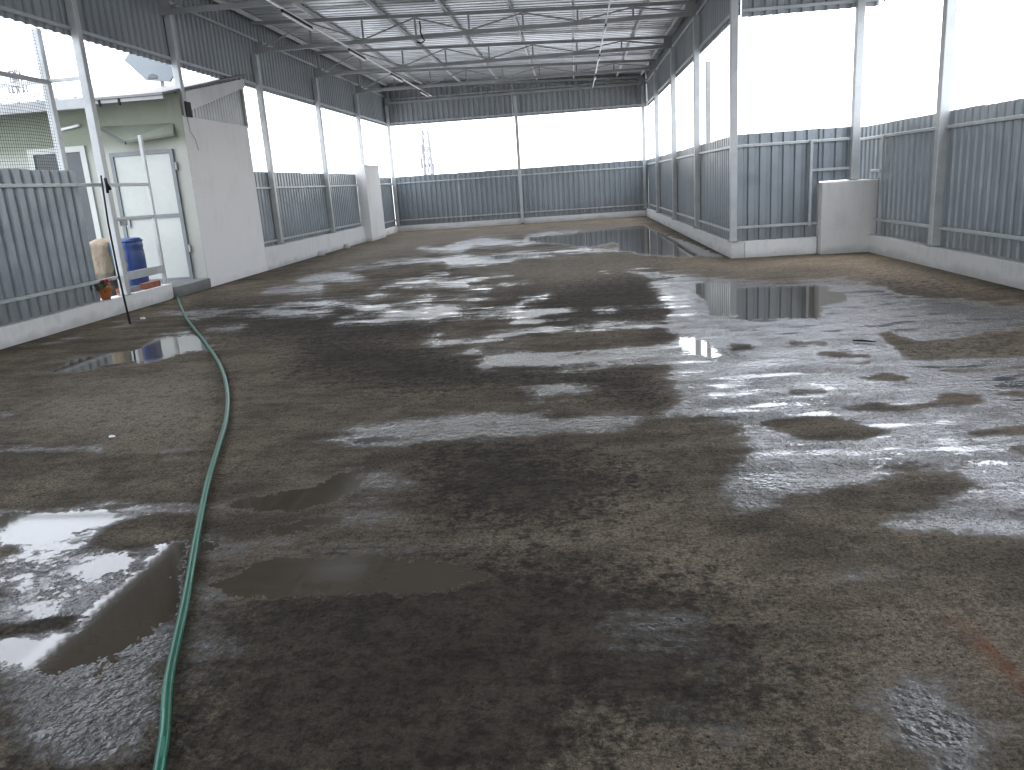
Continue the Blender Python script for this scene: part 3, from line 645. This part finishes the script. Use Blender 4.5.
# pale parapet end piece and gable infill below the sloping roof
mb=MB()
prof=[(HY,2.781),(15.46,2.781),(15.46,3.655),(HY,3.142)]
def prism_x(mb,x0,x1,pr,mi=0):
    n=len(pr); vs=[(x0,y,z) for y,z in pr]+[(x1,y,z) for y,z in pr]
    fs=[tuple(range(n))[::-1],tuple(range(n,2*n))]+[(i,(i+1)%n,n+(i+1)%n,n+i) for i in range(n)]
    return mb.add(vs,fs,mi)
prism_x(mb,-12,XL-.10,prof)
mb.build('gable_wall',M['hutwall'],hut)
mb=MB(); prism_x(mb,-6.36,XL-.002,[(HY+.002,2.783),(HY+.22,2.783),(HY+.16,3.0),(HY+.002,3.06)]); mb.build('wall_cap',M['hutwall'],hut)
corr('side_cladding',(XL-.06,13.12),(XL-.06,15.49),2.79,3.19,(-1,0),'clad',hut,ztop2=3.645,depth=1.9,pitch=.115,prof=[(0,0),(.060,0),(.070,.018),(.105,.018),(.115,0)])
mb=MB(); prism_x(mb,XL-.03,XL-.004,[(13.08,2.86),(15.60,3.50),(15.60,3.655),(13.08,3.17)]); mb.build('barge_board',M['clad'],hut)
mb=MB().beam((XL-.045,15.49,2.75),(XL-.045,15.49,3.66),.06,.09,up=(0,1,0)); mb.build('corner_trim',M['steel_dark'],hut)
# roof sheet: eave out in front, rising to the back
mb=MB()
def zr(y): return 3.045+(y-12.30)*.197
EV=12.30
prism_x(mb,-12.2,XL+.0,[(EV,zr(EV)),(EV,zr(EV)+.035),(15.75,zr(15.75)+.035),(15.75,zr(15.75))])
r_=mb.build('roof',M['roofw'],hut)
mb=MB(); mb.box(-12.2,-7.42,EV-.05,EV-.003,zr(EV)-.115,zr(EV)+.045); bevel(mb.build('gutter',M['gutter'],r_),.01,2)
for k in range(14):
    x=-7.62-k*.31
    MB().lathe([(.022,0),(.022,.02),(.012,.03)],(x,EV-.025,zr(EV)+.045),8).build('gutter_bolt',M['steel_dark'],r_)
for x in (-7.28,-6.96): MB().box(x-.015,x+.015,EV+.02,EV+.05,zr(EV)-.10,zr(EV)-.002).build('roof_bracket',M['black'],r_)
mb=MB(); mb.beam((-7.4,EV+.06,zr(EV)-.03),(XL-.02,EV+.06,zr(EV)-.03),.05,.05); mb.build('eave_batten',M['steel_dark'],r_)
# doors
d=bevel(MB().box(-7.49,-6.53,HY-.034,HY-.013,.20,2.22).build('door',M['doorw'],hut),.004,1)
mb=MB(); mb.box(-7.55,-7.49,HY-.06,HY-.0125,.14,2.28); mb.box(-6.53,-6.47,HY-.06,HY-.0125,.14,2.28); mb.box(-7.489,-6.531,HY-.06,HY-.0125,2.22,2.28); mb.box(-7.489,-6.531,HY-.06,HY-.0125,.14,.20)
mb.build('door_frame',M['doorf'],d)
MB().box(-7.489,-6.531,HY-.055,HY-.035,1.20,1.26).build('mid_rail',M['doorf'],d)
for z in (.62,1.95): MB().lathe([(.018,0),(.018,.12)],(-6.45,HY-.05,z),8).build('hinge',M['steel_dark'],d)
MB().box(-7.46,-7.40,HY-.075,HY-.03,1.08,1.20).build('latch',M['steel_dark'],d)
d2=bevel(MB().box(-8.86,-8.04,HY-.035,HY-.013,.14,2.34).build('door',M['grey_door'],hut),.004,1); tag(d2,'dark grey door')
mb=MB(); mb.box(-8.04,-7.95,HY-.055,HY-.0125,.14,2.43); mb.box(-8.95,-8.86,HY-.055,HY-.0125,.14,2.43); mb.box(-8.859,-8.041,HY-.055,HY-.0125,2.34,2.43); mb.build('door_frame',M['doorw'],d2)
# folded awning over the white door
mb=MB()
A=[(-7.62,HY-.01,2.67),(-6.40,HY-.01,2.64),(-6.37,HY-.10,2.47),(-7.09,HY-.30,2.40)]
mb.add(A+[(x,y-.012,z+.035) for x,y,z in A],[(0,1,2,3),(7,6,5,4),(0,3,7,4),(3,2,6,7),(2,1,5,6),(1,0,4,5)])
aw=mb.build('awning',M['awning'],hut)
MB().beam(A[0],A[3],.03,.045).build('awning_edge',M['grey_door'],aw)
MB().tube([(-8.3,HY-.06,2.70),(-8.0,HY-.07,2.74),(-7.95,HY-.07,2.75)],.022,8).build('tube_lamp',M['white_pvc'],hut,True)
pv=bpy.data.objects.get('hut')
wire=MB().tube([(XL+.008,12.98,2.76),(XL+.008,13.0,2.55),(XL+.008,13.15,2.42),(XL+.008,13.2,2.25)],.006,6).build('wire',M['steel_dark'],hut,True)
br=MB(); br.box(XL-.19,XL-.083,12.88,13.03,2.83,3.02); br.box(XL+.032,XL+.05,12.90,13.10,2.76,3.00); br.box(XL-.083,XL+.032,13.01,13.03,2.79,3.0)
b_=br.build('post_bracket',M['black']); bevel(b_,.006,1); tag(b_,'black bracket clamping the short post to the hut wall top','bracket')
# tilted panel on the hut roof
pts=[(-7.62,3.86),(-7.22,3.49),(-6.80,3.44),(-6.66,3.62),(-6.60,3.98),(-6.9,4.28),(-7.35,4.22)]
mb=MB(); n_=len(pts)
vs=[(x,13.75+(z-3.45)*.35,z) for x,z in pts]+[(x,13.80+(z-3.45)*.35,z) for x,z in pts]
mb.add(vs,[tuple(range(n_)),tuple(range(n_,2*n_))[::-1]]+[(i,(i+1)%n_,n_+(i+1)%n_,n_+i) for i in range(n_)])
p_=mb.build('satellite_dish',M['panel']); tag(p_,'pale blue-grey many-sided dish tilted on the hut roof','satellite dish')
mb=MB(); hp=[(-7.10+.085*math.cos(a),3.52+.07*math.sin(a)) for a in np.linspace(-.1,math.pi+.1,12)]
vs=[(x,13.735+(z-3.45)*.35,z) for x,z in hp]+[(x,13.745+(z-3.45)*.35,z) for x,z in hp]; k=len(hp)
mb.add(vs,[tuple(range(k)),tuple(range(k,2*k))[::-1]]+[(i,(i+1)%k,k+(i+1)%k,k+i) for i in range(k)]); mb.build('feed_cover',M['grey_door'],p_)
MB().beam((-7.0,13.86,3.34),(-7.0,14.02,4.1),.04,.04).build('prop',M['steel_dark'],p_)

# ------------------------------------------------------------------ doorway clutter on the left
st=slab('doorstep',XL-.55,XL+.03,11.70,12.83,-.05,.165,M['cement'],None,.006); tag(st,'grey cement doorstep between the parapet end and the hut','step')
gt=empty('gate_frame',(px,10.9,.3),'open silver pipe gate frame without infill, hinged to the post','gate')
gx=XL+.0
bevel(MB().beam((gx,11.42,.26),(gx,11.43,2.40),.05,.05,up=(1,0,0)).build('upright',M['steel'],gt),.005,1)
for z,h,nm in ((1.708,.045,'top_rail'),(1.25,.045,'mid_rail'),(.475,.115,'bottom_rail')):
    bevel(MB().beam((gx,10.44,z),(gx,11.395,z),.035,h).build(nm,M['steel'],gt),.005,1)
bevel(MB().box(gx+.02,gx+.05,10.46,10.62,1.16,1.245).build('latch',M['steel_dark'],gt),.004,1)
rod=MB().tube([(-5.54,9.155,0.0),(-5.78,9.50,.65),(-5.98,9.82,1.22),(-6.165,10.165,1.82)],[.013,.012,.012,.011],8).build('iron_rod',M['black'],smooth=True); tag(rod,'thin black rod leaning from the floor against the fence rail','rod')
hk=MB().tube([(-6.15,10.22,1.60),(-6.13,10.20,1.70),(-6.16,10.24,1.78),(-6.19,10.30,1.72),(-6.15,10.30,1.64)],.02,6).build('tie_rag',M['black'],smooth=True); tag(hk,'black tie knotted round the gate post at rail height','tie')
# drum
dr=empty('plastic_drum',(-6.78,11.62,.14),'blue plastic drum standing behind the pipe gate','drum')
MB().lathe([(.165,0),(.185,.02),(.192,.10),(.196,.20),(.190,.24),(.196,.28),(.198,.45),(.196,.60),(.190,.64),(.196,.68),(.190,.76),(.175,.80),(.155,.805)],(-6.80,11.60,.145),28).build('body',M['drum'],dr,True)
MB().lathe([(.188,.745),(.203,.748),(.204,.772),(.189,.775)],(-6.80,11.60,.145),28).build('rim',M['drum'],dr,True)
bg=MB().lathe([(.06,0),(.09,.05),(.10,.20),(.13,.45),(.18,.55),(.17,.70),(.12,.80),(.07,.86)],(-6.72,10.95,.145),14)
for i,v in enumerate(bg.v):
    f=1+.10*math.sin(i*2.7)+.05*math.sin(i*1.1); bg.v[i]=(-6.50+(v[0]+6.72)*f*.42,10.70+(v[1]-10.95)*f*.42,v[2]*.98)
o=bg.build('plastic_bag',M['lblue'],smooth=True); tag(o,'pale blue plastic bag propped between the beige sack and the gate post','bag')
# sack
bm=bmesh.new(); bmesh.ops.create_icosphere(bm,subdivisions=4,radius=1)
from mathutils import noise as N
for v in bm.verts:
    c=v.co.copy(); k=max(abs(c.x),abs(c.y),abs(c.z)); c=c.lerp(c/k,.55)
    c=Vector((c.x*.15,c.y*.285,c.z*.44)); c*= (1-.10*max(0,c.z-.1)); c+=N.noise_vector(c*7)*.03+N.noise_vector(c*3.1)*.03
    v.co=c+Vector((0,0,.43))
me=bpy.data.meshes.new('sack'); bm.to_mesh(me); bm.free(); me.materials.append(M['sack']); me.polygons.foreach_set('use_smooth',[True]*len(me.polygons))
o=bpy.data.objects.new('sack',me); COL.objects.link(o); o.location=(-6.68,10.74,.16); o.rotation_euler=(0,0,.05); o.scale=(1,1.16,.98); tag(o,'bulging two-tone beige sack behind the end of the near fence','sack')
# flower pot
fp=empty('flower_pot',(-6.31,9.99,.225),'orange flower pot with red flowers on the low parapet','flower pot')
MB().lathe([(.055,0),(.075,.10),(.085,.135),(.09,.14),(.09,.165),(.075,.165),(.07,.12)],(-6.31,9.99,.227),18).build('pot',M['pot'],fp,True)
def spray(name,c,R,n,s,mat,parent,seed):
    rr=random.Random(seed); mb=MB()
    for _ in range(n):
        p=Vector((rr.gauss(0,1),rr.gauss(0,1),rr.gauss(0,1))).normalized()*R*rr.uniform(.35,1); p.z*=.75; p+=Vector(c)
        u=Vector((rr.uniform(-1,1),rr.uniform(-1,1),rr.uniform(-1,1))).normalized(); w=u.cross(Vector((rr.uniform(-1,1),rr.uniform(-1,1),rr.uniform(-1,1)))).normalized()
        l=s*rr.uniform(.6,1.2); mb.add([p-u*l,p+w*l*.45,p+u*l,p-w*l*.45],[(0,1,2,3)])
    return mb.build(name,M[mat],parent)
spray('leaves',(-6.36,9.92,.40),.15,130,.035,'leaf',fp,3); spray('petals',(-6.30,9.98,.45),.10,60,.026,'petal',fp,4)
def brick(x,y,z,rz,l,label):
    o=MB().box(-.055,.055,-l/2,l/2,0,.085).build('brick',M['brick']); o.location=(x,y,z); o.rotation_euler=(0,0,rz); bevel(o,.008,2); tag(o,label,'brick','loose bricks on the low parapet')
brick(-6.33,11.16,.228,.05,.46,'long red brick lying at the end of the low parapet')
brick(-6.40,10.53,.228,.3,.20,'red brick stub tucked behind the gate post')
gb=slab('rubble_lump',-6.42,-6.30,10.66,10.86,.228,.30,M['cement'],None,.02,.05); tag(gb,'small grey cement lump beside the gate post','cement lump')
# hidden crate-like grey base under the drum
# net with its pole and pipes
post(-6.80,10.386,.14,3.70,'pale pole behind the near fence carrying the net',.09,False,'steel','net_pole',None)
nm=MB(); y0,y1,z0,z1=6.6,10.34,1.55,3.75
def sag(y,z): return .03*math.sin(y*2.1)*math.sin((z-z0)/(z1-z0)*math.pi)
z=z0
while z<=z1:
    pts=[( -6.80+sag(y,z),y,z+.012*math.sin(y*3.1+z)) for y in np.linspace(y0,y1,16)]; nm.tube(pts,.0022,3,False); z+=.040
y=y0
while y<=y1:
    pts=[(-6.80+sag(y,zq),y+.012*math.sin(zq*2.7),zq) for zq in np.linspace(z0,z1,8)]; nm.tube(pts,.0022,3,False); y+=.040
o=nm.build('safety_net',M['net']); tag(o,'dark green safety net hung between net pole and fascia','net')
o=MB().beam((-6.76,5.5,3.04),(-6.76,10.34,3.04),.05,.05).build('net_pipe',M['steel_dark']); tag(o,'grey pipe running towards the camera from the net pole','pipe')
o=MB().beam((-9.5,10.40,3.035),(XL-.09,10.386,3.06),.045,.045).build('cross_pipe',M['steel']); tag(o,'pale pipe crossing from the gate post past the net pole','pipe')

# ------------------------------------------------------------------ the hose
def catmull(P,n=12):
    P=[Vector((p[0],p[1],0)) for p in P]; P=[P[0]*2-P[1]]+P+[P[-1]*2-P[-2]]; out=[]
    for i in range(1,len(P)-2):
        a,b,c,d=P[i-1:i+3]
        for k in range(n):
            t=k/n; out.append(.5*((2*b)+(c-a)*t+(2*a-5*b+4*c-d)*t*t+(3*b-a-3*c+d)*t**3))
    out.append(P[-2]); return out
hp=catmull(HOSE,14)
pts=[(p.x+.004*math.sin(i*.11),p.y,.0148) for i,p in enumerate(hp)]
pts=[(XL-.45,11.65,.03),(XL-.2,11.655,.022),(XL-.03,11.645,.018)]+[q for q in pts if q[1]<11.58]
hs=MB().tube(pts,.0148,12,True,lambda i,j:1 if (j+i//9)%6==0 else 0).build('garden_hose',[M['hose'],M['hose2']],smooth=True)
tag(hs,'green garden hose snaking across the floor from the doorstep','hose')
# litter
def chip(x,y,s,mat,label,cat,seed):
    rr=random.Random(seed); mb=MB(); k=6
    top=[(x+s*rr.uniform(.6,1.2)*math.cos(6.283*i/k),y+s*rr.uniform(.5,1.)*math.sin(6.283*i/k)) for i in range(k)]
    vs=[(a,b,.001) for a,b in top]+[(x+(a-x)*.7,y+(b-y)*.7,s*.5) for a,b in top]
    mb.add(vs,[tuple(range(k))[::-1],tuple(range(k,2*k))]+[(i,(i+1)%k,k+(i+1)%k,k+i) for i in range(k)])
    o=mb.build(cat.replace(' ','_'),mat); tag(o,label,cat)
chip(-5.58,9.527,.045,M['white'],'small white scrap beside the foot of the black rod','paper scrap',1)
chip(-2.94,4.433,.022,M['white'],'tiny white scrap near the hose','paper scrap',2)
tw=MB().tube([(2.10,6.15,.012),(2.16,6.11,.016),(2.24,6.07,.012)],[.006,.008,.004],6).build('twig',M['black'],smooth=True); tag(tw,'short dark twig lying in the wet near the square block','twig')

# ------------------------------------------------------------------ far towers
def tower(x,y,zt,wd,label,seed,zcl):
    e=empty('telecom_tower',(x,y,-15),label,'tower','telecom towers on the skyline')
    mb=MB(); H=zt+15; n=int(H/1.9)
    def wz(k): return wd*(1.5-1.0*k/n)/2*1.0
    for k in range(n):
        a=wz(k); b=wz(k+1); za=-15+H*k/n; zb_=-15+H*(k+1)/n
        ca=[(x-a,y-a),(x+a,y-a),(x+a,y+a),(x-a,y+a)]; cb_=[(x-b,y-b),(x+b,y-b),(x+b,y+b),(x-b,y+b)]
        for i in range(4):
            j=(i+1)%4; t=.11
            mb.beam((*ca[i],za),(*cb_[i],zb_),t*1.4,t*1.4); mb.beam((*cb_[i],zb_),(*cb_[j],zb_),t,t)
            mb.beam((*ca[i],za),(*cb_[j],zb_),t,t)
    mb.build('lattice',M['tower'],e)
    rr=random.Random(seed)
    for z in zcl:
        for i in range(3):
            a=rr.uniform(0,6.28); r=wd*.62
            o=MB().box(x+r*math.cos(a)-.08,x+r*math.cos(a)+.08,y+r*math.sin(a)-.07,y+r*math.sin(a)+.07,z-.6,z+.6).build('antenna',M['tower'],e)
    MB().beam((x-wd*.35,y,zt),(x-wd*.35,y,zt+1.6),.07,.07).build('mast',M['tower'],e)
tower(-18.0,100,8.4,1.35,'hazy lattice telecom tower beyond the far fence, nearer its corner post',1,[3.9,4.6,6.2])
tower(-22.0,250,14.0,1.6,'faint distant mast beyond the far fence, beside the lone middle post',2,[12])
tower(-69.4,100,19.2,1.6,'pale telecom tower above the hut roof behind the net',3,[16.2,16.9])

# ------------------------------------------------------------------ light
w_=bpy.data.worlds.new('World'); sc.world=w_; w_.use_nodes=True; nt=w_.node_tree
bgn=nt.nodes['Background']; sky=nt.nodes.new('ShaderNodeTexSky'); sky.sky_type='NISHITA'; sky.sun_disc=False
EL,AZ=math.radians(70),math.radians(20)
sky.sun_elevation=EL; sky.sun_rotation=AZ; sky.dust_density=4.; sky.air_density=1.2
nt.links.new(sky.outputs[0],bgn.inputs[0]); bgn.inputs[1].default_value=.06
bg2=nt.nodes.new('ShaderNodeBackground'); bg2.inputs[0].default_value=(.945,.962,1.0,1); bg2.inputs[1].default_value=0.75   # overcast layer
ad=nt.nodes.new('ShaderNodeAddShader'); nt.links.new(bgn.outputs[0],ad.inputs[0]); nt.links.new(bg2.outputs[0],ad.inputs[1])
nt.links.new(ad.outputs[0],nt.nodes['World Output'].inputs[0])
sl=bpy.data.lights.new('sun','SUN'); sl.energy=.5; sl.angle=math.radians(30); sl.color=(1,.97,.93)
so=bpy.data.objects.new('sun',sl); COL.objects.link(so)
dv=Vector((math.sin(AZ)*math.cos(EL),math.cos(AZ)*math.cos(EL),math.sin(EL)))
so.rotation_euler=dv.to_track_quat('Z','Y').to_euler(); so.location=(0,0,30)

# ------------------------------------------------------------------ camera
r,u,f,fp_=CAM
cam=bpy.data.cameras.new('camera'); co=bpy.data.objects.new('camera',cam); COL.objects.link(co)
cam.sensor_fit='HORIZONTAL'; cam.sensor_width=36; cam.lens=fp_*36/1024; cam.clip_end=5000; cam.clip_start=.11
mw=Matrix(((r[0],u[0],-f[0],0),(r[1],u[1],-f[1],0),(r[2],u[2],-f[2],1.36),(0,0,0,1)))
co.matrix_world=mw; sc.camera=co
sc.view_settings.view_transform='Standard'; sc.view_settings.look='None'; sc.view_settings.exposure=2.3; sc.view_settings.gamma=1
sc.render.engine='CYCLES'; sc.cycles.use_denoising=True; sc.cycles.max_bounces=8; sc.cycles.diffuse_bounces=5; sc.cycles.glossy_bounces=5
sc.cycles.caustics_reflective=False
